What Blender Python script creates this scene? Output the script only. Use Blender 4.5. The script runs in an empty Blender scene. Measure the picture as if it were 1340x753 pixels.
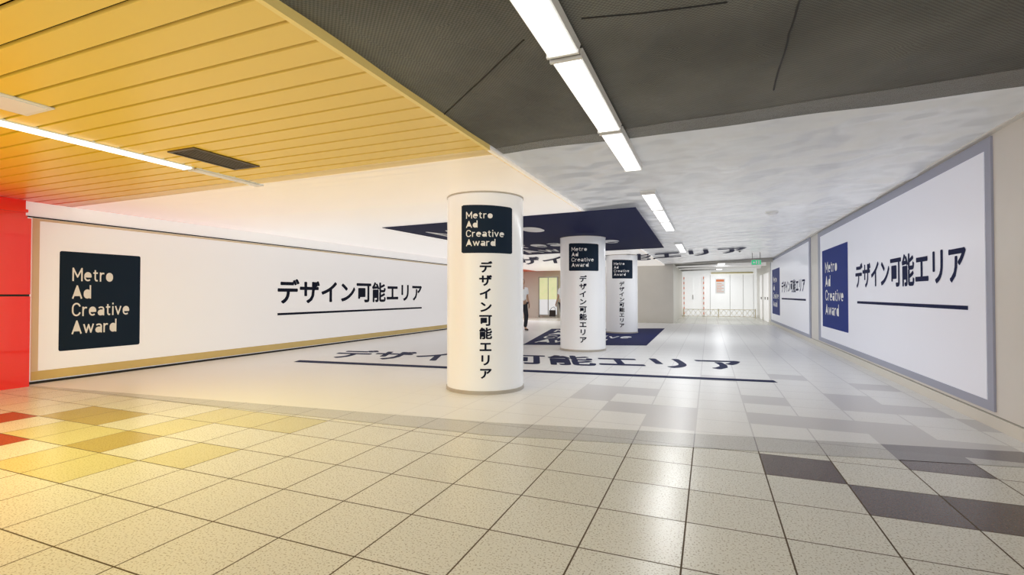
import bpy, bmesh, math, random
from mathutils import Vector, Matrix
from mathutils.geometry import delaunay_2d_cdt
random.seed(4)
S = bpy.context.scene
COL = S.collection
try: S.view_settings.view_transform = 'Standard'
except Exception: pass

# ---------------------------------------------------------------- camera
FPX = 640.0; H = 1.2
YAW = math.atan(258/FPX); PIT = math.atan(9.5/FPX)
cam = bpy.data.objects.new('camera', bpy.data.cameras.new('camera'))
COL.objects.link(cam); S.camera = cam
cam.data.sensor_width = 36; cam.data.lens = 36*FPX/1340
cam.data.clip_start = .05; cam.data.clip_end = 200
cam.location = (0, 0, H); cam.rotation_euler = (math.pi/2+PIT, 0, YAW)
RM = cam.rotation_euler.to_matrix()
CAM = Vector((0, 0, H))
def ray(u, v): return RM @ Vector(((u-670)/FPX, -(v-376.5)/FPX, -1))
def hit(u, v, p, n):
    d = ray(u, v); n = Vector(n); return CAM + d*((Vector(p)-CAM).dot(n)/d.dot(n))
def PF(u, v, z=0.0): return hit(u, v, (0, 0, z), (0, 0, 1))
def PX(u, v, X): return hit(u, v, (X, 0, 0), (1, 0, 0))
XL, XR, XS = -8.45, 2.37, -1.763       # left wall, right wall, ceiling step
ZL = 2.46; CS = .0436
def czr(x): return 2.50+CS*(x-XS)
def PC(u, v): return hit(u, v, (XS, 0, 2.50), (-CS, 0, 1))

# ---------------------------------------------------------------- materials
def mat(name, col, rough=.5, metal=0, emis=None, es=0, spec=.5, alpha=None, bump=None, noise=None):
    m = bpy.data.materials.new(name); m.use_nodes = True
    nt = m.node_tree; b = nt.nodes['Principled BSDF']
    b.inputs['Base Color'].default_value = (*col, 1)
    b.inputs['Roughness'].default_value = rough; b.inputs['Metallic'].default_value = metal
    b.inputs['Specular IOR Level'].default_value = spec
    if emis: b.inputs['Emission Color'].default_value = (*emis, 1); b.inputs['Emission Strength'].default_value = es
    tc = nt.nodes.new('ShaderNodeTexCoord')
    if noise:
        n = nt.nodes.new('ShaderNodeTexNoise'); n.inputs['Scale'].default_value = noise[0]; n.inputs['Detail'].default_value = 4
        nt.links.new(tc.outputs['Object'], n.inputs['Vector'])
        r = nt.nodes.new('ShaderNodeMix'); r.data_type = 'RGBA'
        r.inputs[6].default_value = (*[c*(1-noise[1]) for c in col], 1); r.inputs[7].default_value = (*[min(1, c*(1+noise[1])) for c in col], 1)
        nt.links.new(n.outputs[0], r.inputs[0]); nt.links.new(r.outputs[2], b.inputs['Base Color'])
    if bump:
        n = nt.nodes.new('ShaderNodeTexNoise'); n.inputs['Scale'].default_value = bump[0]; n.inputs['Detail'].default_value = 1
        nt.links.new(tc.outputs['Object'], n.inputs['Vector'])
        bp = nt.nodes.new('ShaderNodeBump'); bp.inputs['Strength'].default_value = bump[1]; bp.inputs['Distance'].default_value = bump[2]
        nt.links.new(n.outputs[0], bp.inputs['Height']); nt.links.new(bp.outputs[0], b.inputs['Normal'])
    if alpha is not None:
        b.inputs['Alpha'].default_value = alpha if not isinstance(alpha, tuple) else 1
        if isinstance(alpha, tuple):     # (axis, x0, a0, x1, a1) film opacity along an object axis
            sx = nt.nodes.new('ShaderNodeSeparateXYZ'); nt.links.new(tc.outputs['Object'], sx.inputs[0])
            mr = nt.nodes.new('ShaderNodeMapRange')
            mr.inputs[1].default_value, mr.inputs[3].default_value, mr.inputs[2].default_value, mr.inputs[4].default_value = alpha[1:]
            nt.links.new(sx.outputs[alpha[0]], mr.inputs[0]); nt.links.new(mr.outputs[0], b.inputs['Alpha'])
    return m

TT = .464; TX0 = -.121; TY0 = 3.68
def tile_mat(name, col, col2, spk, rough=.27, film=None, joint=.0042, tilt=.05):
    """speckled tile with joints; film = (colour, x0, a0, x1, a1): the same tile seen through a laminated film"""
    m = mat(name, col, rough, spec=.5); nt = m.node_tree; b = nt.nodes['Principled BSDF']
    L = nt.links.new; N = nt.nodes.new
    tc = N('ShaderNodeTexCoord')
    n1 = N('ShaderNodeTexNoise'); n1.inputs['Scale'].default_value = 105; n1.inputs['Detail'].default_value = 1; n1.inputs['Roughness'].default_value = .4; L(tc.outputs['Object'], n1.inputs['Vector'])
    cr = N('ShaderNodeValToRGB'); cr.color_ramp.elements[0].position = .33; cr.color_ramp.elements[1].position = .43
    cr.color_ramp.elements[0].color = (*spk, 1); cr.color_ramp.elements[1].color = (*col, 1); L(n1.outputs[0], cr.inputs[0])
    n2 = N('ShaderNodeTexNoise'); n2.inputs['Scale'].default_value = 1.7; L(tc.outputs['Object'], n2.inputs['Vector'])
    mx = N('ShaderNodeMix'); mx.data_type = 'RGBA'; mx.blend_type = 'MIX'
    mu = N('ShaderNodeMath'); mu.operation = 'MULTIPLY'; mu.inputs[1].default_value = .4; L(n2.outputs[0], mu.inputs[0])
    L(mu.outputs[0], mx.inputs[0]); L(cr.outputs[0], mx.inputs[6]); mx.inputs[7].default_value = (*col2, 1)
    sx = N('ShaderNodeSeparateXYZ'); L(tc.outputs['Object'], sx.inputs[0])
    ds = []; ids = []
    for out, off in ((0, TX0), (1, TY0)):
        a = N('ShaderNodeMath'); a.operation = 'SUBTRACT'; a.inputs[1].default_value = off-50*TT; L(sx.outputs[out], a.inputs[0])
        p = N('ShaderNodeMath'); p.operation = 'PINGPONG'; p.inputs[1].default_value = TT/2; L(a.outputs[0], p.inputs[0]); ds.append(p)
        dv = N('ShaderNodeMath'); dv.operation = 'DIVIDE'; dv.inputs[1].default_value = TT; L(a.outputs[0], dv.inputs[0])
        fl_ = N('ShaderNodeMath'); fl_.operation = 'FLOOR'; L(dv.outputs[0], fl_.inputs[0]); ids.append(fl_)
    # every tile is bedded at a very slightly different tilt
    cx = N('ShaderNodeCombineXYZ'); L(ids[0].outputs[0], cx.inputs[0]); L(ids[1].outputs[0], cx.inputs[1])
    wn = N('ShaderNodeTexWhiteNoise'); wn.noise_dimensions = '3D'; L(cx.outputs[0], wn.inputs['Vector'])
    sb = N('ShaderNodeVectorMath'); sb.operation = 'SUBTRACT'; sb.inputs[1].default_value = (.5, .5, .5); L(wn.outputs['Color'], sb.inputs[0])
    sc = N('ShaderNodeVectorMath'); sc.operation = 'MULTIPLY'; sc.inputs[1].default_value = (tilt, tilt, 0); L(sb.outputs[0], sc.inputs[0])
    ge = N('ShaderNodeNewGeometry'); ad = N('ShaderNodeVectorMath'); ad.operation = 'ADD'; L(ge.outputs['Normal'], ad.inputs[0]); L(sc.outputs[0], ad.inputs[1])
    no = N('ShaderNodeVectorMath'); no.operation = 'NORMALIZE'; L(ad.outputs[0], no.inputs[0]); L(no.outputs[0], b.inputs['Normal'])
    mn = N('ShaderNodeMath'); mn.operation = 'MINIMUM'; L(ds[0].outputs[0], mn.inputs[0]); L(ds[1].outputs[0], mn.inputs[1])
    lt = N('ShaderNodeMath'); lt.operation = 'LESS_THAN'; lt.inputs[1].default_value = joint; L(mn.outputs[0], lt.inputs[0])
    g = N('ShaderNodeMix'); g.data_type = 'RGBA'; L(lt.outputs[0], g.inputs[0]); L(mx.outputs[2], g.inputs[6]); g.inputs[7].default_value = (.09, .06, .03, 1)
    last = g.outputs[2]
    if film:
        mr = N('ShaderNodeMapRange'); mr.inputs[1].default_value, mr.inputs[3].default_value, mr.inputs[2].default_value, mr.inputs[4].default_value = film[1:]
        L(sx.outputs[0], mr.inputs[0])
        fx = N('ShaderNodeMix'); fx.data_type = 'RGBA'; L(mr.outputs[0], fx.inputs[0]); L(last, fx.inputs[6]); fx.inputs[7].default_value = (*film[0], 1); last = fx.outputs[2]
    L(last, b.inputs['Base Color'])
    if not film:
        rr = N('ShaderNodeMath'); rr.operation = 'MULTIPLY_ADD'; rr.inputs[1].default_value = .5; rr.inputs[2].default_value = rough; L(lt.outputs[0], rr.inputs[0]); L(rr.outputs[0], b.inputs['Roughness'])
    return m

M = {}
LT = ((.80, .795, .73), (.72, .715, .66), (.40, .36, .27)); DT = ((.085, .050, .036), (.10, .070, .052), (.20, .14, .11))
M['tile'] = tile_mat('pale speckled tile', *LT)
M['tile_dark'] = tile_mat('dark brown tile', *DT)
M['tile_tan'] = tile_mat('mustard tile', (.54, .43, .13), (.54, .45, .18), (.34, .25, .06))
M['tile_pale'] = tile_mat('pale mustard tile', (.72, .67, .36), (.68, .64, .38), (.46, .40, .16))
M['tile_red'] = tile_mat('dark red tile', (.40, .09, .04), (.42, .12, .05), (.25, .04, .02))
FA = ((.90, .90, .92), -4.2, .985, -1.2, .68); FB = ((.36, .36, .40), -4.2, .42, -1.2, .46)
M['f_l'] = tile_mat('film over pale tile', *LT, rough=.32, film=FA, joint=.006, tilt=.02); M['f_d'] = tile_mat('film over dark tile', *DT, rough=.32, film=FA, joint=.006, tilt=.02)
M['b_l'] = tile_mat('film border over pale tile', *LT, rough=.30, film=FB); M['b_d'] = tile_mat('film border over dark tile', *DT, rough=.30, film=FB)
M['wall'] = mat('cream enamel wall', (.78, .75, .70), .35, noise=(3, .04))
M['wallw'] = mat('white wall', (.88, .87, .86), .4, noise=(3, .03), emis=(1, .97, .96), es=.28)  # glow added to lift grey shading off the wall; not a lamp
M['wallend'] = mat('bright white end wall', (.88, .88, .88), .4, emis=(.97, .99, 1), es=.36)  # brightness partly from an added glow; the wall is no light source
M['cream'] = mat('beige wall', (.78, .75, .68), .5, noise=(2, .05))
M['red'] = mat('red enamel', (.84, .010, .006), .05, spec=.9, emis=(1, .01, .005), es=.10)  # slight red glow added on top of the enamel colour
M['cfilm'] = mat('white ceiling film', (.90, .88, .86), .35, alpha=(1, 3.8, .55, 7.4, .98), emis=(1, .975, .93), es=.38)  # film glows as added soft fill light for the hall
M['cfilm_edge'] = mat('ceiling film border', (.90, .86, .74), .35, alpha=.28, emis=(1, .9, .7), es=.15)  # border carries a weaker share of the added film glow
M['rfilm'] = mat('grey white ceiling film', (.84, .845, .86), .22, alpha=(1, 3.0, .60, 9, .95), bump=(2.2, 1.0, .14), emis=(.97, .98, 1), es=.17)  # weak added glow whitens this film, which is no lamp
M['rfilm_edge'] = mat('grey ceiling film border', (.72, .72, .73), .4, alpha=.22, bump=(1.5, .6, .12))
M['white'] = mat('white print', (.92, .92, .92), .35)
M['pillar'] = mat('white pillar wrap', (.92, .925, .935), .22, emis=(.98, .99, 1), es=.10)  # faint added glow lightens the wrap all round
M['panel'] = mat('white glossy panel', (.88, .87, .875), .3, emis=(1, .97, .97), es=.22)  # panel face given its own glow as added fill
M['panel2'] = mat('cool bluish white panel', (.81, .82, .92), .3, emis=(.88, .92, 1), es=.13)  # cool glow added to the panel face, as on the white panel
M['pborder'] = mat('blue grey panel border', (.38, .40, .51), .4, noise=(.5, .12))
M['cborder'] = mat('soft cream border', (.82, .69, .50), .35)
M['gold'] = mat('gold panel border', (.76, .57, .22), .35, noise=(2, .12))
M['navy'] = mat('dark navy print', (.008, .020, .042), .55, spec=.15)
M['blue'] = mat('blue print', (.005, .028, .24), .55, spec=.12)
M['ink'] = mat('black navy ink', (.004, .007, .022), .55, spec=.15)
M['inkb'] = mat('navy ink', (.005, .010, .060), .6, spec=.1)
M['dnavy'] = mat('navy board', (.006, .010, .060), .6, spec=.08)
M['fnavy'] = mat('navy floor print', (.006, .013, .085), .6, spec=.06)
M['black'] = mat('black gap', (.01, .01, .01), .6)
M['brown'] = mat('dark slat gap', (.02, .008, .001), .9, spec=0)
M['grey'] = mat('grey metal', (.35, .34, .31), .4, metal=.6)
M['ring'] = mat('bronze ring', (.50, .46, .40), .4, metal=.2)
M['tube'] = mat('lit tube', (1, 1, 1), .4, emis=(1, 1, 1), es=1.9)
M['housing'] = mat('white lamp housing', (.85, .85, .83), .4)
M['green'] = mat('green lit sign', (.02, .5, .2), .4, emis=(.03, .8, .3), es=.4)
M['orange'] = mat('orange print', (.85, .22, .06), .5)
M['yellow'] = mat('pale yellow strip', (.86, .76, .42), .5)
M['mapg'] = mat('yellow green poster', (.72, .78, .45), .4, noise=(3, .3), emis=(.85, .9, .5), es=.3)
M['glassw'] = mat('pale lit glass', (.80, .86, .90), .15, emis=(.9, .95, 1), es=.25)
M['skin'] = mat('skin', (.62, .38, .26), .5)
M['hair'] = mat('black hair', (.02, .015, .012), .5)
M['shirt'] = mat('white shirt cloth', (.85, .85, .86), .7, noise=(9, .05), emis=(1, 1, 1), es=.12)  # cloth glows faintly, added brightness
M['trous'] = mat('dark trousers cloth', (.02, .022, .03), .7, noise=(9, .2))
M['leather'] = mat('dark leather', (.03, .02, .015), .4)
M['grille'] = mat('dark vent metal', (.12, .09, .035), .45, metal=.3)
M['railm'] = mat('beige rail', (.75, .68, .5), .5)
M['lip'] = mat('lip', (.5, .2, .17), .5)

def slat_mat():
    m = mat('yellow slat with painted red light', (.9, .6, .05), .33, spec=.35); nt = m.node_tree; b = nt.nodes['Principled BSDF']
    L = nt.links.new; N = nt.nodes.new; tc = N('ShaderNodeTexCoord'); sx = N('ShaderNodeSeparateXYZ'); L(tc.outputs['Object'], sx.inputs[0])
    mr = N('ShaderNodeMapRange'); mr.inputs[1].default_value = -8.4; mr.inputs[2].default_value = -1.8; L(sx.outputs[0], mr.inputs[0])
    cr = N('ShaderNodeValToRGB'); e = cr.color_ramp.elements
    e[0].position = .02; e[0].color = (.80, .12, .04, 1); e[1].position = 1; e[1].color = (.86, .60, .15, 1)  # red end paints the coloured light at far left into the slats
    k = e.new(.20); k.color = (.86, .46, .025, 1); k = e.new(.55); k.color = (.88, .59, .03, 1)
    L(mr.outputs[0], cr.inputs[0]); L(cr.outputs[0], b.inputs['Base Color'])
    b.inputs['Emission Strength'].default_value = .10; L(cr.outputs[0], b.inputs['Emission Color']); return m  # slats also glow faintly in their own colour, added brightness
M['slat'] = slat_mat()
M['fascia'] = mat('pale yellow fascia', (.88, .66, .22), .35, emis=(1, .75, .25), es=.12)  # strip brightened by an added glow, not a lamp
def mesh_ceiling_mat():
    m = mat('dark woven ceiling sheet', (.10, .10, .09), .75); nt = m.node_tree; b = nt.nodes['Principled BSDF']
    L = nt.links.new; N = nt.nodes.new; tc = N('ShaderNodeTexCoord')
    ck = N('ShaderNodeTexChecker'); ck.inputs['Scale'].default_value = 85; L(tc.outputs['Object'], ck.inputs['Vector'])
    ck.inputs['Color1'].default_value = (.180, .180, .166, 1); ck.inputs['Color2'].default_value = (.110, .110, .101, 1)
    n = N('ShaderNodeTexNoise'); n.inputs['Scale'].default_value = 1.3; n.inputs['Detail'].default_value = 5; L(tc.outputs['Object'], n.inputs['Vector'])
    mx = N('ShaderNodeMix'); mx.data_type = 'RGBA'; mx.blend_type = 'MULTIPLY'; mx.inputs[0].default_value = .7
    cr = N('ShaderNodeValToRGB'); cr.color_ramp.elements[0].position = .3; cr.color_ramp.elements[1].position = .7
    cr.color_ramp.elements[0].color = (.5, .5, .5, 1); cr.color_ramp.elements[1].color = (1.3, 1.3, 1.3, 1)
    L(n.outputs[0], cr.inputs[0]); L(ck.outputs[0], mx.inputs[6]); L(cr.outputs[0], mx.inputs[7]); L(mx.outputs[2], b.inputs['Base Color'])
    bp = N('ShaderNodeBump'); bp.inputs['Strength'].default_value = .8; bp.inputs['Distance'].default_value = .14; L(n.outputs[0], bp.inputs['Height']); L(bp.outputs[0], b.inputs['Normal'])
    return m
M['dark'] = mesh_ceiling_mat()

# ---------------------------------------------------------------- mesh helpers
W = {}
def obj(name, vf, m, parent=None, smooth=False, kind=None, bevel=0, mi=None):
    v, f = vf
    off = W[parent.name] if parent else Vector((0, 0, 0))
    me = bpy.data.meshes.new(name)
    me.from_pydata([tuple(Vector(p)-off) for p in v], [], [tuple(q) for q in f]); me.update()
    ms = m if isinstance(m, list) else [m]
    for k in ms: me.materials.append(k)
    if smooth:
        for p in me.polygons: p.use_smooth = True
    if mi:
        for p, k in zip(me.polygons, mi): p.material_index = k
    o = bpy.data.objects.new(name, me); COL.objects.link(o)
    if parent: o.parent = parent
    W[o.name] = off
    if kind: o['kind'] = kind
    if bevel:
        b = o.modifiers.new('bevel', 'BEVEL'); b.width = bevel; b.segments = 2; b.limit_method = 'ANGLE'
    return o
def tag(o, label, cat, group=None):
    o['label'] = label; o['category'] = cat
    if group: o['group'] = group
    return o
def thing(name, label, cat, loc, group=None):
    o = bpy.data.objects.new(name, None); COL.objects.link(o); o.location = loc; o.empty_display_size = .1
    W[o.name] = Vector(loc); return tag(o, label, cat, group)
def join(*vfs):
    V, F = [], []
    for v, f in vfs:
        n = len(V); V += list(v); F += [tuple(i+n for i in q) for q in f]
    return V, F
def box(x0, x1, y0, y1, z0, z1):
    v = [Vector(p) for p in ((x0,y0,z0),(x1,y0,z0),(x1,y1,z0),(x0,y1,z0),(x0,y0,z1),(x1,y0,z1),(x1,y1,z1),(x0,y1,z1))]
    return v, [(0,3,2,1),(4,5,6,7),(0,1,5,4),(1,2,6,5),(2,3,7,6),(3,0,4,7)]
def poly(pts): return [Vector(p) for p in pts], [tuple(range(len(pts)))]
def prism(pts, d):
    pts = [Vector(p) for p in pts]; d = Vector(d); n = len(pts)
    return pts+[p+d for p in pts], [tuple(range(n)), tuple(range(2*n-1, n-1, -1))]+[(i, (i+1) % n, n+(i+1) % n, n+i) for i in range(n)]
def lathe(prof, c, seg=96):
    V, F = [], []; n = seg
    for r, z in prof:
        for k in range(n):
            a = 2*math.pi*k/seg; V.append(Vector((c[0]+r*math.cos(a), c[1]+r*math.sin(a), z)))
    for i in range(len(prof)-1):
        for k in range(seg):
            k2 = (k+1) % n; F.append((i*n+k, i*n+k2, (i+1)*n+k2, (i+1)*n+k))
    return V, F
def tube(p, q, r, seg=12):
    p, q = Vector(p), Vector(q); d = (q-p).normalized(); a = d.orthogonal().normalized(); b = d.cross(a); V = []; F = []
    for e in (p, q):
        for k in range(seg):
            t = 2*math.pi*k/seg; V.append(e+a*math.cos(t)*r+b*math.sin(t)*r)
    for k in range(seg): F.append((k, (k+1) % seg, seg+(k+1) % seg, seg+k))
    F += [tuple(range(seg-1, -1, -1)), tuple(range(seg, 2*seg))]
    return V, F
def ellipsoid(c, rx, ry, rz, nu=16, nv=10, z0=-1):
    V, F = [], []
    for i in range(nv+1):
        t = math.pi*i/nv; z = max(math.cos(t), z0)
        for k in range(nu):
            a = 2*math.pi*k/nu; V.append(Vector((c[0]+rx*math.sin(t)*math.cos(a), c[1]+ry*math.sin(t)*math.sin(a), c[2]+rz*z)))
    for i in range(nv):
        for k in range(nu): F.append((i*nu+k, i*nu+(k+1) % nu, (i+1)*nu+(k+1) % nu, (i+1)*nu+k))
    return V, F

# ---------------------------------------------------------------- lettering
def union2d(V, F):
    r = delaunay_2d_cdt([Vector((p[0], p[1])) for p in V], [], [list(f) for f in F], 1, 1e-5)
    return [Vector((p[0], p[1], 0)) for p in r[0]], [tuple(f) for f in r[2]]
def normalise(V, F, cuts):
    bm = bmesh.new(); vs = [bm.verts.new((p[0], p[1], 0)) for p in V]
    for f in F:
        try: bm.faces.new([vs[i] for i in f])
        except ValueError: pass
    xs = [v.co.x for v in bm.verts]; ys = [v.co.y for v in bm.verts]
    x0, x1, y0, y1 = min(xs), max(xs), min(ys), max(ys)
    for v in bm.verts: v.co.x = (v.co.x-x0)/(x1-x0); v.co.y = (v.co.y-y0)/(y1-y0)
    for i in range(1, cuts):
        bmesh.ops.bisect_plane(bm, geom=bm.verts[:]+bm.edges[:]+bm.faces[:], plane_co=(i/cuts, 0, 0), plane_no=(1, 0, 0))
    bm.verts.index_update()
    r = ([v.co.copy() for v in bm.verts], [tuple(v.index for v in f.verts) for f in bm.faces]); bm.free(); return r
def char2d(s, bold):
    cu = bpy.data.curves.new('t', 'FONT'); cu.body = s; cu.size = 1; cu.resolution_u = 3
    o = bpy.data.objects.new('t', cu); COL.objects.link(o)
    dg = bpy.context.evaluated_depsgraph_get(); dg.update()
    me = bpy.data.meshes.new_from_object(o.evaluated_get(dg))
    V0 = [v.co.copy() for v in me.vertices]; F0 = [tuple(p.vertices) for p in me.polygons]
    bpy.data.objects.remove(o); bpy.data.meshes.remove(me); bpy.data.curves.remove(cu)
    parts = [(V0, F0)]
    for k in range(8):
        a = math.pi/4*k; parts.append(([Vector((p.x+bold*math.cos(a), p.y+bold*math.sin(a), 0)) for p in V0], F0))
    return union2d(*join(*parts))
def text2d(s, bold=.02, vertical=False, cuts=0):
    out = []
    for i, ch in enumerate(s):
        V, F = char2d(ch, bold)
        d = Vector((0, -1.12*i, 0)) if vertical else Vector((i*1.0, 0, 0))
        out.append(([p+d for p in V], F))
    return normalise(*join(*out), cuts)
def arc(cx, cy, rx, ry, a0, a1, n=14): return [(cx+rx*math.cos(math.radians(a0+(a1-a0)*i/n)), cy+ry*math.sin(math.radians(a0+(a1-a0)*i/n))) for i in range(n+1)]
O_ = arc(.18, .27, .18, .19, 0, 180)+arc(.18, .19, .18, .19, 180, 360)+[(.36, .27), (.36, .28)]
GL = {'M': ([[(0,-.05),(0,.70),(.26,.20),(.52,.70),(.52,-.05)]], .52),
 'e': ([[(.02,.225),(.36,.225),(.36,.27)]+arc(.18,.27,.18,.19,0,180)+arc(.18,.19,.18,.19,180,312)], .36),
 't': ([[(.09,.64),(.09,.13),(.105,.05),(.15,.0),(.25,0)], [(-.03,.46),(.25,.46)]], .24),
 'r': ([[(0,-.05),(0,.51)], [(0,.28),(.03,.38),(.09,.44),(.16,.46),(.24,.44)]], .22), 'o': ([O_], .36),
 'A': ([[(-.015,-.05),(.25,.70),(.515,-.05)], [(.075,.15),(.425,.15)]], .50), 'd': ([O_, [(.36,-.05),(.36,.76)]], .36),
 'C': ([arc(.22,.44,.22,.26,18,180)+arc(.22,.26,.22,.26,180,342)], .43),
 'a': ([[(.02,.415),(.09,.45),(.17,.46),(.25,.45),(.30,.42),(.33,.33),(.33,-.05)], [(.33,.27),(.14,.27),(.04,.23),(0,.135),(.03,.04),(.12,0),(.22,.01),(.33,.08)]], .33),
 'i': ([[(0,-.05),(0,.51)], [(0,.62),(0,.73)]], 0), 'v': ([[(-.01,.51),(.17,.01),(.35,.51)]], .34),
 'w': ([[(-.01,.51),(.14,.01),(.28,.46),(.42,.01),(.57,.51)]], .56)}
def logo2d(cuts=0, w=.047):
    words = []
    for r, word in enumerate(("Metro", "Ad", "Creative", "Award")):
        x = 0
        for ch in word:
            P, adv = GL[ch]; parts = []
            for path in P:
                for i in range(len(path)-1):
                    p, q = Vector((x+path[i][0], path[i][1]-r*1.04, 0)), Vector((x+path[i+1][0], path[i+1][1]-r*1.04, 0))
                    d = q-p
                    if d.length < 1e-5: continue
                    n = Vector((-d.y, d.x, 0)).normalized()*w; parts.append(([p-n, q-n, q+n, p+n], [(0, 1, 2, 3)]))
                for p in path[1:-1]: parts.append(([Vector((x+p[0]+w*math.cos(k*math.pi/8+.1), p[1]-r*1.04+w*math.sin(k*math.pi/8+.1), 0)) for k in range(16)], [tuple(range(16))]))
            words.append(union2d(*join(*parts)))
            x += adv+.185
    return normalise(*join(*words), cuts)
def on_quad(t, bl, br, tr, tl, fn=None):
    V = []
    for p in t[0]:
        a, b = p.x, p.y
        q = (bl*(1-a)+br*a)*(1-b)+(tl*(1-a)+tr*a)*b
        V.append(fn(q) if fn else q)
    return V, t[1]
def sub(bl, br, tr, tl, a0, a1, b0, b1):
    g = lambda a, b: (bl*(1-a)+br*a)*(1-b)+(tl*(1-a)+tr*a)*b
    return g(a0, b0), g(a1, b0), g(a1, b1), g(a0, b1)
JP = "デザイン可能エリア"
T_logo = logo2d(); T_jp = text2d(JP, .027); T_jpf = text2d(JP, .030)

# ---------------------------------------------------------------- floor
def cell(u, v):
    p = PF(u, v); return (math.floor((p.x-TX0)/TT), math.floor((p.y-TY0)/TT))
dark = {cell(*p) for p in ((1180,662),(1300,668),(1045,612),(768,516),(812,534),(862,556),(1010,528),(1090,520),(1150,532),(1062,552),(1140,556),(1190,576),(1262,582),(1300,562),(905,545),(985,520),(1230,540),(1120,505),(1050,495),(830,515),(1000,545),(1240,600),(790,505),(960,500))}
tan = {cell(*p) for p in ((155,541),(90,583),(205,572),(60,545))}
pale = {cell(*p) for p in ((240,550),(150,565),(50,560),(120,600),(345,552),(260,585),(30,612),(400,556),(300,545))}
red = {cell(*p) for p in ((5,545),(4,575))}
V, F, MI = [], [], []
ix0, ix1 = math.floor((-13-TX0)/TT), math.ceil((XR+.4-TX0)/TT); iy0, iy1 = math.floor((-2.4-TY0)/TT), math.ceil((29.4-TY0)/TT)
nx = ix1-ix0+1
for j in range(iy0, iy1+1):
    for i in range(ix0, ix1+1): V.append((TX0+i*TT, TY0+j*TT, 0))
for j in range(iy1-iy0):
    for i in range(ix1-ix0):
        F.append((j*nx+i, j*nx+i+1, (j+1)*nx+i+1, (j+1)*nx+i)); c = (i+ix0, j+iy0)
        MI.append(1 if c in dark else 2 if c in tan else 3 if c in red else 4 if c in pale else 0)
obj('floor', (V, F), [M['tile'], M['tile_dark'], M['tile_tan'], M['tile_red'], M['tile_pale']], kind='structure', mi=MI)

# floor film: laid over the tile grid, clipped to its outline
ln = lambda p, q: (lambda x: p.y+(q.y-p.y)*(x-p.x)/(q.x-p.x))
n1, n2 = ln(PF(65, 509), PF(640, 570)), ln(PF(640, 570), PF(1335, 612))
i1, i2 = ln(PF(66, 507), PF(640, 553)), ln(PF(640, 553), PF(1335, 592))
xm = PF(640, 560).x; zf = .002; XB, XA = XR-.016, XL+.05
def clipped(x0, x1, near, far, z):
    bm = bmesh.new(); lay = bm.faces.layers.int.new('m')
    ya = min(near(x0), near(x1)); yb = max(far(x0), far(x1))
    for j in range(math.floor((ya-TY0)/TT), math.ceil((yb-TY0)/TT)):
        for i in range(math.floor((x0-TX0)/TT), math.ceil((x1-TX0)/TT)):
            a, b = TX0+i*TT, TY0+j*TT
            f = bm.faces.new([bm.verts.new(p) for p in ((a, b, z), (a+TT, b, z), (a+TT, b+TT, z), (a, b+TT, z))]); f[lay] = 1 if (i, j) in dark else 0
    def cut(co, no): bmesh.ops.bisect_plane(bm, geom=bm.verts[:]+bm.edges[:]+bm.faces[:], plane_co=co, plane_no=no, clear_outer=True)
    cut((x0, 0, 0), (-1, 0, 0)); cut((x1, 0, 0), (1, 0, 0))
    s = (near(x1)-near(x0))/(x1-x0); cut((x0, near(x0), 0), (s, -1, 0))
    s = (far(x1)-far(x0))/(x1-x0); cut((x0, far(x0), 0), (-s, 1, 0))
    bm.verts.index_update()
    r = ([v.co.copy() for v in bm.verts], [tuple(v.index for v in f.verts) for f in bm.faces]), [f[lay] for f in bm.faces]; bm.free(); return r
def zz(p, z): return Vector((p.x, p.y, z))
FARY = lambda x: 21.5
t = thing('floor_graphic', 'white film with navy lettering laid on the tiled floor around the pillars', 'floor graphic', (0, 0, 0))
A, ma = clipped(XA, xm, i1, FARY, zf); B, mb = clipped(xm, XB, i2, FARY, zf)
obj('white_film', join(A, B), [M['f_l'], M['f_d']], t, mi=ma+mb)
A, ma = clipped(XA, xm, n1, i1, zf); B, mb = clipped(xm, XB, n2, i2, zf)
obj('film_border', join(A, B), [M['b_l'], M['b_d']], t, mi=ma+mb)
q = [PF(*p, zf+.002) for p in ((426,468.5),(998,486),(962,471),(452,458))]
obj('lettering', on_quad(T_jpf, *q), M['inkb'], t)
obj('underline', poly([PF(*p, zf+.002) for p in ((384,474),(1018,501),(1012,498),(392,471.5))]), M['inkb'], t)
q = [PF(*p, zf+.002) for p in ((684,451.5),(846,452.5),(870,430),(722,430.5))]
lg = obj('logo_square', poly(q), M['fnavy'], t)
obj('logo_lettering', on_quad(T_logo, *[zz(p, zf+.004) for p in sub(*q, .06, .80, .10, .90)]), M['white'], lg)

# ---------------------------------------------------------------- ceilings
y = -2.0
sl = []
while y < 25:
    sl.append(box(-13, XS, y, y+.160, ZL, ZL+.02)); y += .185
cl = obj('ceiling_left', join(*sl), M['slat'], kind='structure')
obj('ceiling_backing', box(-13, XS, -2, 25, ZL+.045, ZL+.07), M['brown'], cl)
obj('trim_1', box(XS-.025, XS+.005, -2, 3.85, ZL-.004, ZL+.06), M['fascia'], kind='structure')
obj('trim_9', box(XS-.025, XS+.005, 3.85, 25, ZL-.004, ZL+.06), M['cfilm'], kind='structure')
dents = [(PC(*p).x, PC(*p).y, s*1.3, r) for p, s, r in (((962,212),-.03,.16),((978,250),-.04,.24),((905,232),.025,.2),((1130,190),-.035,.16),((1165,232),-.055,.20),((1088,228),-.035,.22),((1195,205),.045,.14),((1060,262),-.04,.30),((1000,75),-.02,.10),((880,60),.02,.12),((1180,70),-.02,.10),((1120,262),-.05,.25),((1230,180),-.045,.12),((850,120),-.015,.12),((1010,290),-.03,.5),((1150,205),.03,.12),((1105,248),.04,.2),((1185,222),-.03,.12))]
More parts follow.
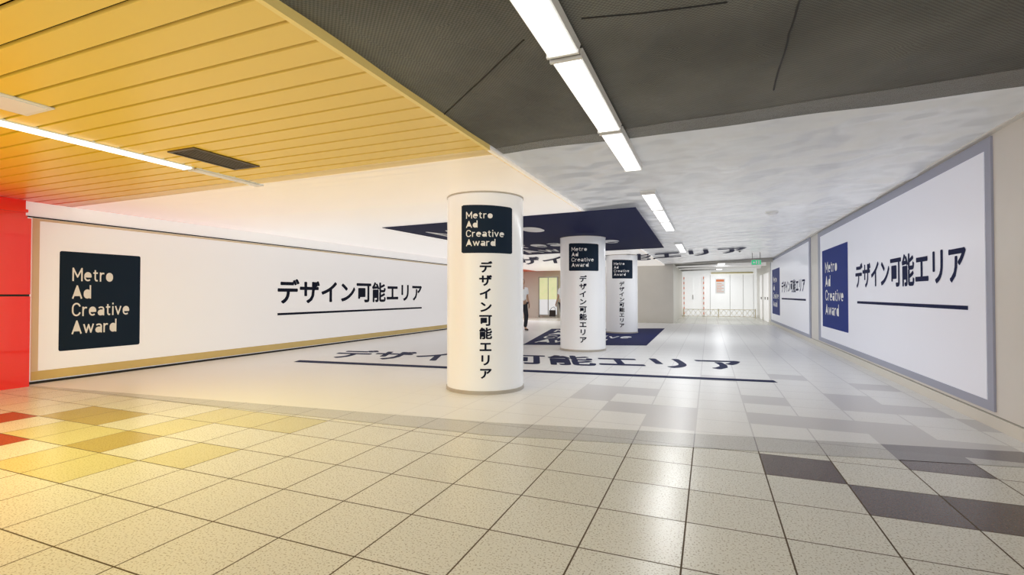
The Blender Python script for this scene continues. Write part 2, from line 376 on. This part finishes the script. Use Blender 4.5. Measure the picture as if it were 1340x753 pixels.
def sag(x, y, a):
    d = a*(math.sin(x*2.3+y*1.1)*math.sin(y*1.7-x*.9)+.7*math.sin(x*5.1-y*3.2)*math.sin(y*2.9+x))
    for dx, dy, s, r in dents:
        k = ((x-dx)**2+((y-dy)*.8)**2)/(r*r)
        if k < 6: d += s*math.exp(-k)
    return d
def sheet(x0, x1, y0f, y1, nx, ny, dz, a):
    V, F = [], []
    for j in range(ny+1):
        for i in range(nx+1):
            x = x0+(x1-x0)*i/nx; ya = y0f(x); yy = ya+(y1-ya)*(j/ny)
            V.append((x, yy, czr(x)+dz+sag(x, yy, a)))
    for j in range(ny):
        for i in range(nx): k = j*(nx+1)+i; F.append((k, k+1, k+nx+2, k+nx+1))
    return V, F
obj('ceiling_right', sheet(XS, XR+.1, lambda x: -2, 29.4, 70, 420, 0, .008), M['dark'], smooth=True, kind='structure')
a, b = PC(640, 195), PC(1338, 88); ai, bi = PC(650, 202), PC(1338, 112)
e0, e1 = ln(a, b), ln(ai, bi)
t = thing('ceiling_graphic', 'white and grey film stretched over the ceiling from pillar row to right wall', 'ceiling graphic', (0, 0, 0))
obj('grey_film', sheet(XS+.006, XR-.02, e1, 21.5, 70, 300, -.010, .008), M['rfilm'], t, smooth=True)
xx = [XS+.006+(XR-.02-XS-.006)*i/70 for i in range(71)]
vv = []
for x in xx:
    for k in range(4):
        yy = e0(x)+(e1(x)-e0(x))*k/3; vv.append((x, yy, czr(x)-.010+sag(x, yy, .008)))
obj('grey_film_border', (vv, [(4*i+k, 4*i+4+k, 4*i+5+k, 4*i+1+k) for i in range(70) for k in range(3)]), M['rfilm_edge'], t, smooth=True)
zl = ZL-.006
p0, p1 = PF(640, 195, zl), PF(75, 268, zl); p0i, p1i = PF(648, 202, zl), PF(82, 273, zl)
g0, g1 = ln(p0, p1), ln(p0i, p1i)
X1 = XS-.03
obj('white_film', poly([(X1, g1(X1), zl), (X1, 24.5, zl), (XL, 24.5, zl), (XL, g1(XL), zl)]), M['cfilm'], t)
obj('white_film_border', poly([(X1, g0(X1), zl), (X1, g1(X1), zl), (XL, g1(XL), zl), (XL, g0(XL), zl)]), M['cfilm_edge'], t)
zt = zl-.012
q = [PF(*p, zt) for p in ((690,334),(869,324.5),(832,272),(500,298.5))]
lg = obj('logo_square', prism(q, (0, 0, .008)), M['dnavy'], t)
obj('logo_lettering', on_quad(T_logo, *[zz(p, zt-.003) for p in sub(*q, .08, .80, .08, .88)]), M['white'], lg)
q = [PF(*p, zt) for p in ((652,348),(985,335.5),(975,329),(640,337))]
obj('lettering', on_quad(T_jpf, *q, fn=lambda p: Vector((p.x, p.y, zt if p.x < XS+.01 else czr(p.x)-.040))), M['inkb'], t)
for pts in (((560,168),(592,140),(640,95),(694,42)), ((1012,118),(1030,55),(1047,0),(1052,-30)), ((760,22),(840,15),(975,-2))):
    w = []
    for k in range(len(pts)-1):
        for s in range(6):
            p = PC(pts[k][0]+(pts[k+1][0]-pts[k][0])*s/6, pts[k][1]+(pts[k+1][1]-pts[k][1])*s/6)
            p.x += random.uniform(-.003, .003); p.z = czr(p.x)+sag(p.x, p.y, .008)+.001; w.append(p)
    obj('trim_2', join(*[tube(w[i], w[i+1], .0060, 6) for i in range(len(w)-1)]), M['black'], kind='structure')

# ---------------------------------------------------------------- walls
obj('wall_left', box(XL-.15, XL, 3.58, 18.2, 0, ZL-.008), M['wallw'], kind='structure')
XRD = -8.25
obj('wall_red', join(box(XRD-.3, XRD, -2, 2.2, 0, 1.178), box(XRD-.3, XRD, 2.206, 3.585, 0, 1.178), box(XRD-.3, XRD, -2, 2.2, 1.205, 2.2), box(XRD-.3, XRD, 2.206, 3.585, 1.205, 2.2), box(XRD-.3, XRD-.02, -2, 3.58, 0, 2.2)), M['red'], kind='structure')
obj('trim_10', box(XRD-.02, XRD-.010, -2, 3.58, 1.178, 1.205), M['black'], kind='structure')
obj('trim_3', join(box(XRD-.3, XRD-.06, -2, 3.57, 2.2, 2.24), box(XRD-.3, XRD-.10, -2, 3.57, 2.24, 2.28), box(XRD-.3, XRD-.04, -2, 3.57, 2.28, 2.32), box(XRD-.3, XRD-.1, -2, 3.57, 2.32, ZL-.01)), M['red'], kind='structure')
obj('baseboard_left', box(XL, XL+.03, 3.6, 18.2, 0, .030), M['black'], kind='structure')
obj('trim_4', box(XL, XL+.022, 3.6, 18.2, 2.240, 2.256), M['black'], kind='structure')
ws = []
y = -2.0
while y < 29:
    ws.append(box(XR, XR+.12, y, min(y+1.194, 29.2), 0.12, czr(XR)+.02)); y += 1.2
wr = obj('wall_right', join(*ws), M['wall'], kind='structure')
obj('wall_core', box(XR+.008, XR+.2, -2, 29.2, 0, 2.75), M['grey'], wr)
obj('baseboard_right', box(XR-.015, XR+.1, -2, 29.2, 0, .11), M['cream'], kind='structure')
obj('trim_5', box(XR-.05, XR, -2, 29.2, czr(XR)-.035, czr(XR)+.02), M['wall'], kind='structure')
obj('wall_block', box(-4.6, -1.41, 21.8, 29.2, 0, 2.72), M['cream'], kind='structure')
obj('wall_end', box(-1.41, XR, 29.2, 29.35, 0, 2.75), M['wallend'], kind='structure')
obj('wall_back', box(-13, -4.6, 25, 25.15, 0, ZL+.1), M['cream'], kind='structure')
obj('wall_passage', box(-13.1, -13, 18, 25.1, 0, ZL+.1), M['cream'], kind='structure')
obj('wall_return', box(-13, XL-.15, 18.05, 18.2, 0, ZL-.01), M['cream'], kind='structure')
obj('trim_6', box(-1.41, XR-.01, 21.8, 21.95, 2.50, 2.70), M['cream'], kind='structure')
obj('trim_7', join(box(-1.40, XR-.05, 24.0, 24.15, 2.48, 2.7), box(-1.4, XR-.05, 26.3, 26.42, 2.48, 2.7)), M['wallw'], kind='structure')

# ---------------------------------------------------------------- wall ad panels
def rounded(q, r):
    out = []
    for i in range(4):
        p, a, b = q[i], q[i-1], q[(i+1) % 4]
        da = (a-p).normalized()*r; db = (b-p).normalized()*r
        for k in range(5):
            s = k/4; out.append(p+da*(1-s)**2+db*s**2)
    return out
def wall_panel(X, sgn, outer, inner, logo, ljp, under, label, cb, cf, cl_, ct, group, gold=None):
    n = Vector((sgn, 0, 0))
    def q(r, d):
        ya, yb, z0, z1 = r; x = X+sgn*d
        return [Vector((x, ya, z0)), Vector((x, yb, z0)), Vector((x, yb, z1)), Vector((x, ya, z1))]
    t = thing('wall_advertisement', label, 'advertisement panel', (X, (outer[0]+outer[1])/2, outer[2]), group)
    obj('frame', prism(q(outer, 0), n*.018), cb, t)
    if gold: obj('gold_band', prism(q(gold, .017), n*.003), M['gold'], t)
    obj('face', prism(q(inner, .016), n*.008), cf, t)
    lq = q(logo, .0255)
    lo = obj('logo_square', poly(rounded(lq, .03)), cl_, t)
    obj('logo_lettering', on_quad(T_logo, *[p+n*.002 for p in sub(*lq, .14, .85, .16, .84)]), M['white'], lo)
    obj('lettering', on_quad(T_jp, *q(ljp, .0265)), ct, t)
    obj('underline', poly(q(under, .0265)), ct, t)
    return t
def ry(u, v=386): return PX(u, v, XR).y
def rz(u, v): return PX(u, v, XR).z
def ly(u, v=386): return PX(u, v, XL).y
def lz(u, v): return PX(u, v, XL).z
wall_panel(XL, 1, (ly(41), 18.0, .045, 2.235), (ly(50), 17.9, .17, 2.200),
    (ly(76), ly(182), lz(76, 460), lz(76, 328.5)), (ly(362), ly(551), lz(456, 396.5), lz(456, 368)), (ly(362), ly(551), lz(362, 413), lz(362, 410)),
    'long white advertisement panel with gold edge on the left wall beside the red wall', M['cborder'], M['panel'], M['navy'], M['ink'], None, gold=(ly(41), 18.0, .045, .165))
wall_panel(XR, -1, (ry(1072), ry(1302), rz(1307, 541), rz(1293, 181)), (ry(1075.5), ry(1294), rz(1307, 541)+.09, rz(1293, 181)-.115),
    (ry(1078), ry(1112), rz(1112, 436), rz(1112, 316)), (ry(1122), ry(1269), rz(1190, 375), rz(1190, 331.5)), (ry(1124), ry(1271), rz(1271, 406), rz(1271, 400.5)),
    'large white advertisement panel with blue square nearest on the right wall', M['pborder'], M['panel2'], M['blue'], M['inkb'], 'framed panels on the right wall')
wall_panel(XR, -1, (ry(1009), ry(1061.5), rz(1061.5, 443), rz(1061.5, 309)), (ry(1010), ry(1060), rz(1061.5, 443)+.09, rz(1061.5, 309)-.115),
    (ry(1011.5), ry(1021.5), rz(1021, 413), rz(1021, 350)), (ry(1024), ry(1055), rz(1040, 383), rz(1040, 365.5)), (ry(1024), ry(1056), rz(1056, 394), rz(1056, 391.5)),
    'smaller looking white advertisement panel farther down the right wall, past the nearest one', M['pborder'], M['panel2'], M['blue'], M['inkb'], 'framed panels on the right wall')
for i, (ya, yb) in enumerate(((23.4, 24.4), (24.45, 25.4), (26.2, 27.2))):
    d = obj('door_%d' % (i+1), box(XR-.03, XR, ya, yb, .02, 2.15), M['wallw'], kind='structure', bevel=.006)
    obj('door_handle', box(XR-.07, XR-.03, ya+.08, ya+.12, .98, 1.1), M['grey'], d)

# ---------------------------------------------------------------- pillars
R = .492
T_v = text2d(JP, .032, vertical=True, cuts=8); T_lc = logo2d(cuts=14)
def pillar(cx, cy, label):
    base = math.atan2(-cy, -cx)
    t = thing('round_pillar', label, 'pillar', (cx, cy, 0), 'round pillars in the concourse')
    top = ZL-.007
    obj('shaft', lathe([(R, .040), (R, top-.018)], (cx, cy), 128), M['pillar'], t, smooth=True)
    obj('base_ring', lathe([(0, .0), (R+.008, .0), (R+.010, .004), (R+.010, .041), (R-.002, .045)], (cx, cy), 128), M['ring'], t)
    obj('top_ring', lathe([(R-.002, top-.020), (R+.006, top-.018), (R+.006, top)], (cx, cy), 128), M['ring'], t)
    def cyl(s, z, d): a = base+s/(R+d); return Vector((cx+(R+d)*math.cos(a), cy+(R+d)*math.sin(a), z))
    w = .34; z0, z1 = 1.70, 2.29; n = 24; V = []
    for i in range(n+1):
        f = i/n; s = -w+.03+2*w*f*.985
        ins = .012*(max(0, 1-f*n)+max(0, 1-(1-f)*n))
        V += [cyl(s, z0+.005*(1-f)+ins, .003), cyl(s, z1-.02*f-ins, .003)]
    F = [(2*i, 2*i+2, 2*i+3, 2*i+1) for i in range(n)]
    lo = obj('logo_square', (V, F), M['navy'], t)
    obj('logo_lettering', ([cyl(-.245+p.x*.48, 1.785+p.y*.42, .005) for p in T_lc[0]], T_lc[1]), M['white'], lo)
    obj('lettering', ([cyl(-.075+p.x*.160, .195+p.y*1.41, .004) for p in T_v[0]], T_v[1]), M['ink'], t)
    return t
pillar(-2.70, 5.77, 'nearest and largest round white pillar with navy square and vertical writing')
pillar(-2.57, 10.53, 'middle one of the three round white pillars')
pillar(-2.58, 15.73, 'farthest round white pillar in front of the beige wall')

# ---------------------------------------------------------------- lights
def fixture(x, y0, y1, zc, w, label, hang=.035, group='tube lights on the grey ceiling', power=26, col=(.95, .98, 1), lit=True):
    t = thing('ceiling_light', label, 'ceiling light', (x, (y0+y1)/2, zc), group)
    V, F = prism([(x-w/2-.012, y0, zc), (x+w/2+.012, y0, zc), (x+w/2, y0, zc-hang), (x-w/2, y0, zc-hang)], (0, y1-y0, 0))
    obj('housing', (V, F), M['housing'], t)
    obj('diffuser', box(x-w/2+.012, x+w/2-.012, y0+.02, y1-.02, zc-hang-.012, zc-hang), M['tube'] if lit else M['white'], t)
    for ya in (y0, y1-.02): obj('end_cap', box(x-w/2-.004, x+w/2+.004, ya, ya+.02, zc-hang-.016, zc-hang+.006), M['housing'], t)
    if lit and power:
        l = bpy.data.lights.new('lamp', 'AREA'); l.shape = 'RECTANGLE'; l.size = w; l.size_y = y1-y0-.06; l.energy = power; l.color = col
        lo = bpy.data.objects.new('lamp', l); COL.objects.link(lo); lo.location = (x, (y0+y1)/2, zc-hang-.02)
    return t
xf = -.72; zc = czr(xf)-.018
names = ['nearest tube light on the dark ceiling, cut off by the top of the photo', 'second tube light on the dark ceiling, whole in view', 'third tube light, crossing from dark ceiling onto the grey film',
         'fourth tube light, first beyond the gap on the grey film', 'fifth tube light over the middle pillar', 'sixth tube light beyond the middle pillar', 'far tube light, first of the last row', 'farthest tube light before the end wall']
for (ya, yb), nm, pw in zip(((1.25, 2.52), (2.56, 3.83), (3.87, 5.14), (6.4, 7.67), (7.71, 8.98), (9.02, 10.3), (13, 14.3), (14.34, 15.6)), names, (4, 3, 4, 12, 16, 16, 18, 18)):
    fixture(xf, ya, yb, zc, .17, nm, power=pw)
fixture(.5, 22.6, 23.9, 2.585, .3, 'wide light added to brighten the far end near the end wall doors', power=30)  # added light source, put in to brighten the far end
fixture(.5, 27.0, 28.3, 2.585, .3, 'last wide light, added to brighten the end wall', power=28)  # second added source for the far end
fixture(-8.6, 20.5, 22.0, ZL-.008, .3, 'ceiling light added to brighten the side passage behind the pillars', power=55, group=None)  # added source, lifts the light level in the passage
fixture(-4.77, .45, 3.28, ZL+.004, .14, 'long lit tube strip set into the yellow slat ceiling', .012, None, power=62, col=(1, .92, .30))
fixture(-4.77, 3.31, 4.1, ZL+.004, .12, 'short unlit end of the light strip beside the vent', .010, None, lit=False)
vx, vy = -4.23, 3.16
t = thing('air_vent', 'dark rectangular air vent with slats in the yellow ceiling', 'air vent', (vx, vy, ZL))
obj('frame', join(box(vx-.17, vx-.145, vy-.33, vy+.33, ZL-.012, ZL), box(vx+.145, vx+.17, vy-.33, vy+.33, ZL-.012, ZL), box(vx-.145, vx+.145, vy-.33, vy-.305, ZL-.012, ZL), box(vx-.145, vx+.145, vy+.305, vy+.33, ZL-.012, ZL)), M['grille'], t)
obj('backing', box(vx-.145, vx+.145, vy-.305, vy+.305, ZL-.003, ZL), M['black'], t)
obj('louvre', join(*[box(vx-.145+k*.0322, vx-.145+k*.0322+.014, vy-.305, vy+.305, ZL-.010, ZL-.003) for k in range(1, 9)]), M['grille'], t)
t = thing('ceiling_hatch', 'small pale square hatch in the slat ceiling at the left edge', 'ceiling hatch', (-4.25, 1.72, ZL))
obj('frame', box(-4.42, -4.08, 1.55, 1.89, ZL-.010, ZL), M['housing'], t, bevel=.003); obj('cover', box(-4.39, -4.11, 1.58, 1.86, ZL-.014, ZL-.010), M['white'], t)
p = PC(1010, 276)
t = thing('smoke_detector', 'small round white detector on the grey ceiling near the right wall', 'smoke detector', p)
dz = p.z-.02
obj('base', lathe([(0, dz), (.10, dz), (.10, dz-.018), (.085, dz-.024)], (p.x, p.y), 32), M['housing'], t); obj('dome', lathe([(.075, dz-.02), (.065, dz-.045), (.03, dz-.058), (.0, dz-.06)], (p.x, p.y), 32), M['white'], t, smooth=True)
p = PC(968, 327)
t = thing('ceiling_sprinkler', 'tiny far sprinkler head on the ceiling near the lettering', 'sprinkler', p)
obj('plate', lathe([(0, p.z-.02), (.10, p.z-.02), (.09, p.z-.035), (0, p.z-.035)], (p.x, p.y), 24), M['housing'], t); obj('head', tube((p.x, p.y, p.z-.035), (p.x, p.y, p.z-.08), .03), M['grey'], t)
ex = hit(990, 386, (0, 18.5, 0), (0, 1, 0)).x
t = thing('exit_sign', 'small green lit exit sign hanging near the right wall at the far end', 'exit sign', (ex, 18.5, 2.2))
obj('case', box(ex-.15, ex+.15, 18.5, 18.56, 2.215, 2.39), M['housing'], t, bevel=.005)
fc = obj('sign_face', box(ex-.138, ex+.138, 18.49, 18.5, 2.228, 2.377), M['green'], t)
obj('pictogram', join(box(ex-.10, ex-.045, 18.484, 18.489, 2.27, 2.33), box(ex-.02, ex+.025, 18.484, 18.489, 2.245, 2.355), box(ex+.055, ex+.10, 18.484, 18.489, 2.245, 2.355)), M['white'], fc)
for dx in (ex-.12, ex+.12): obj('hanger', tube((dx, 18.53, 2.39), (dx, 18.53, czr(dx)-.005), .01), M['grey'], t)

# ---------------------------------------------------------------- far end
dd = obj('door_4', join(box(-1.28, -.80, 29.17, 29.2, .02, 2.2), box(-.79, -.31, 29.17, 29.2, .02, 2.2)), M['wallend'], kind='structure')
obj('door_handle', box(-.86, -.82, 29.12, 29.17, .95, 1.2), M['grey'], dd)
def striped(x):
    t = thing('striped_post', 'thin orange and white striped post at %s of the far doors' % ('the left' if x < -1 else 'the right'), 'post', (x, 29.05, 0), 'striped posts at the far doors')
    obj('base', lathe([(0, 0), (.10, 0), (.09, .03), (.03, .05)], (x, 29.05), 20), M['grey'], t)
    obj('pole', tube((x, 29.05, .03), (x, 29.05, 2.2), .022), M['white'], t)
    obj('stripes', join(*[lathe([(.022, z), (.025, z), (.025, z+.14), (.022, z+.14)], (x, 29.05), 12) for z in [.1+.28*k for k in range(8)]]), M['orange'], t)
striped(-1.31); striped(-.28)
obj('trim_8', join(*[box(x, x+.015, 29.19, 29.2, 0, 2.3) for x in (.05, 1.05, 1.7, 2.2)]), M['grey'], kind='structure')
t = thing('notice_board', 'small red and white notice on the far end wall beside the doors', 'notice', (.57, 29.18, 1.24))
obj('sheet', box(.32, .80, 29.17, 29.2, 1.28, 2.08), M['white'], t); obj('heading', box(.36, .76, 29.165, 29.17, 1.92, 2.04), M['orange'], t)
obj('print', join(*[box(.38, .74-.1*(k % 2), 29.165, 29.17, 1.36+k*.09, 1.38+k*.09) for k in range(6)]), M['orange'], t)
t = obj('header_strip', box(.1, 2.2, 29.12, 29.2, 2.36, 2.44), M['yellow'], bevel=.01); tag(t, 'long thin yellow strip high on the far end wall', 'wall strip')
t = thing('barrier', 'low beige lattice barrier in front of the far end wall', 'barrier', (.4, 28.0, 0))
obj('rail', join(tube((-1.3, 28, .42), (2.2, 28, .42), .015), tube((-1.3, 28, .06), (2.2, 28, .06), .012)), M['railm'], t)
obj('lattice', join(*[tube((-1.3+k*.25, 28, .06), (-1.3+(k+1)*.25, 28, .42), .010, 6) for k in range(14)]+[tube((-1.3+(k+1)*.25, 28, .06), (-1.3+k*.25, 28, .42), .010, 6) for k in range(14)]), M['railm'], t)
for x in (-1.3, .45, 2.2): obj('post', tube((x, 28, 0), (x, 28, .46), .025), M['railm'], t)
a_, b_ = hit(706, 386, (0, 24.6, 0), (0, 1, 0)), hit(729, 386, (0, 24.6, 0), (0, 1, 0))
t = thing('display_board', 'bright poster board in metal frame seen between the first two pillars', 'display board', ((a_.x+b_.x)/2, 24.6, 0))
obj('lower_glass', box(a_.x, b_.x, 24.6, 24.66, .15, .95), M['glassw'], t)
obj('poster', box(a_.x, b_.x, 24.6, 24.66, .95, 2.1), M['mapg'], t)
obj('frame', join(box(a_.x-.05, a_.x, 24.56, 24.68, 0, 2.15), box(b_.x, b_.x+.05, 24.56, 24.68, 0, 2.15), box(a_.x, b_.x, 24.56, 24.68, 2.1, 2.15), box(a_.x, b_.x, 24.56, 24.68, .1, .15), box((a_.x+b_.x)/2-.02, (a_.x+b_.x)/2+.02, 24.58, 24.67, .15, 2.1)), M['grey'], t)

# ---------------------------------------------------------------- people
def skin(verts, edges, radii, root=0, sub_=2):
    me = bpy.data.meshes.new('s'); me.from_pydata(verts, edges, []); o = bpy.data.objects.new('s', me); COL.objects.link(o)
    o.modifiers.new('k', 'SKIN'); sv = me.skin_vertices[0].data
    for i, r in enumerate(radii): sv[i].radius = r if isinstance(r, tuple) else (r, r); sv[i].use_root = (i == root)
    sm = o.modifiers.new('u', 'SUBSURF'); sm.levels = sub_; sm.render_levels = sub_
    dg = bpy.context.evaluated_depsgraph_get(); dg.update(); e = bpy.data.meshes.new_from_object(o.evaluated_get(dg))
    r = ([v.co.copy() for v in e.vertices], [tuple(p.vertices) for p in e.polygons])
    bpy.data.objects.remove(o); bpy.data.meshes.remove(me); bpy.data.meshes.remove(e); return r
def person(loc, rot, label, bag=None):
    Mt = Matrix.Translation(loc) @ Matrix.Rotation(rot, 4, 'Z'); tr = lambda vf: ([Mt @ Vector(v) for v in vf[0]], vf[1])
    J = [(0,0,.95),(0,.0,1.14),(0,0,1.33),(0,.01,1.46),(0,-.005,1.53),(0,-.01,1.60),(0,-.01,1.665),
         (.17,.01,1.39),(.22,.04,1.13),(.23,-.05,.90),(-.17,.01,1.39),(-.23,.0,1.13),(-.24,-.10,.91),
         (.09,0,.88),(.10,-.10,.49),(.10,-.02,.09),(-.09,0,.88),(-.09,.06,.49),(-.09,.20,.12),(.235,-.06,.84),(-.245,-.12,.85),(.105,-.16,.035),(-.09,.08,.035)]
    E = [(0,1),(1,2),(2,3),(3,4),(4,5),(5,6),(2,7),(7,8),(8,9),(2,10),(10,11),(11,12),(0,13),(13,14),(14,15),(0,16),(16,17),(17,18),(9,19),(12,20),(15,21),(18,22)]
    Rd = [(.13,.10),(.12,.09),(.14,.10),.06,.05,.075,.08,.055,.040,.027,.055,.040,.027,.085,.055,.035,.085,.055,.035,(.022,.034),(.022,.034),.03,.03]
    t = thing('person', label, 'person', loc)
    parts = [skin(J, E, Rd)]
    parts.append(ellipsoid((0, -.01, 1.615), .076, .092, .115)); parts.append(ellipsoid((0, -.105, 1.605), .012, .018, .02, 8, 6))
    for s in (-1, 1): parts.append(ellipsoid((s*.078, .0, 1.61), .010, .02, .03, 8, 6))
    for s, hx, hy, hz in ((1, .235, -.06, .84), (-1, -.245, -.12, .85)):
        for k in range(4):
            L = (.075, .085, .08, .062)[k]; yy = hy-.024+k*.016
            parts.append(skin([(hx, yy, hz+.01), (hx, yy, hz-.03), (hx-s*.006, yy-.002, hz-.03-L*.5), (hx-s*.018, yy-.004, hz-.03-L*.9)], [(0,1),(1,2),(2,3)], [.009, .009, .008, .007], 0, 1))
        parts.append(skin([(hx, hy-.02, hz+.02), (hx-s*.01, hy-.045, hz-.005), (hx-s*.016, hy-.052, hz-.04)], [(0,1),(1,2)], [.011, .010, .008], 0, 1))
    obj('body', tr(join(*parts)), M['skin'], t, smooth=True)
    obj('shirt', tr(skin([J[0], J[1], J[2], J[3], J[7], (.21,.03,1.20), J[10], (-.215,0,1.20)], [(0,1),(1,2),(2,3),(2,4),(4,5),(2,6),(6,7)], [(.155,.12),(.145,.115),(.16,.125),.065,.072,.062,.072,.062])), M['shirt'], t, smooth=True)
    obj('trousers', tr(skin([(0,0,.97), J[13], J[14], (.10,-.02,.10), J[16], J[17], (-.09,.20,.13)], [(0,1),(1,2),(2,3),(0,4),(4,5),(5,6)], [(.15,.115), .10, .078, .06, .10, .078, .06])), M['trous'], t, smooth=True)
    for q in (((.10,.0,.05), (.105,-.20,.03)), ((-.09,.22,.07), (-.09,.02,.03))):
        obj('shoe', tr(skin([q[0], q[1]], [(0, 1)], [(.045, .045), (.04, .025)])), M['leather'], t, smooth=True)
    obj('hair', tr(ellipsoid((0, .008, 1.635), .086, .097, .11, 20, 12, -.15)), M['hair'], t, smooth=True)
    for s in (-1, 1): obj('eye', tr(ellipsoid((s*.028, -.098, 1.625), .009, .006, .006, 8, 6)), M['black'], t)
    obj('mouth', tr(ellipsoid((0, -.095, 1.565), .022, .006, .005, 8, 6)), M['lip'], t)
    return t, Mt
p = PF(683.5, 433); person((p.x, p.y, 0), .9, 'person in white shirt and dark trousers walking beside the nearest pillar')
p = PF(737, 428); t, Mt = person((p.x, p.y, 0), -.4, 'person in white shirt half hidden behind the middle pillar, carrying a bag')
h = Mt @ Vector((-.30, -.13, .80)); b = thing('handbag', 'dark handbag hanging from the hand of the half hidden person', 'bag', (h.x-.08, h.y, .38))
h.x -= .08
obj('pouch', box(h.x-.13, h.x+.11, h.y-.05, h.y+.05, .38, .62), M['leather'], b, bevel=.02)
hp = [(h.x-.10, h.y, .61), (h.x-.05, h.y, .70), (h.x+.05, h.y, .745), (h.x+.09, h.y, .70), (h.x+.10, h.y, .61)]
obj('strap', join(*[tube(hp[i], hp[i+1], .008, 8) for i in range(4)]), M['leather'], b)

# ---------------------------------------------------------------- lighting
w = bpy.data.worlds.new('world'); S.world = w; w.use_nodes = True
w.node_tree.nodes['Background'].inputs[0].default_value = (.94, .97, 1, 1); w.node_tree.nodes['Background'].inputs[1].default_value = 1.7
def pt(loc, e, col=(1, 1, 1), r=.012):
    l = bpy.data.lights.new('lamp', 'POINT'); l.energy = e; l.color = col; l.shadow_soft_size = r
    o = bpy.data.objects.new('lamp', l); COL.objects.link(o); o.location = loc
# added red and yellow lamps behind the camera, tinting the left; no fixtures there
pt((-7.8, -.6, 1.5), 10, (1, .26, .14), .2); pt((-5.6, -1.2, 1.7), 26, (1, .88, .18), .3)
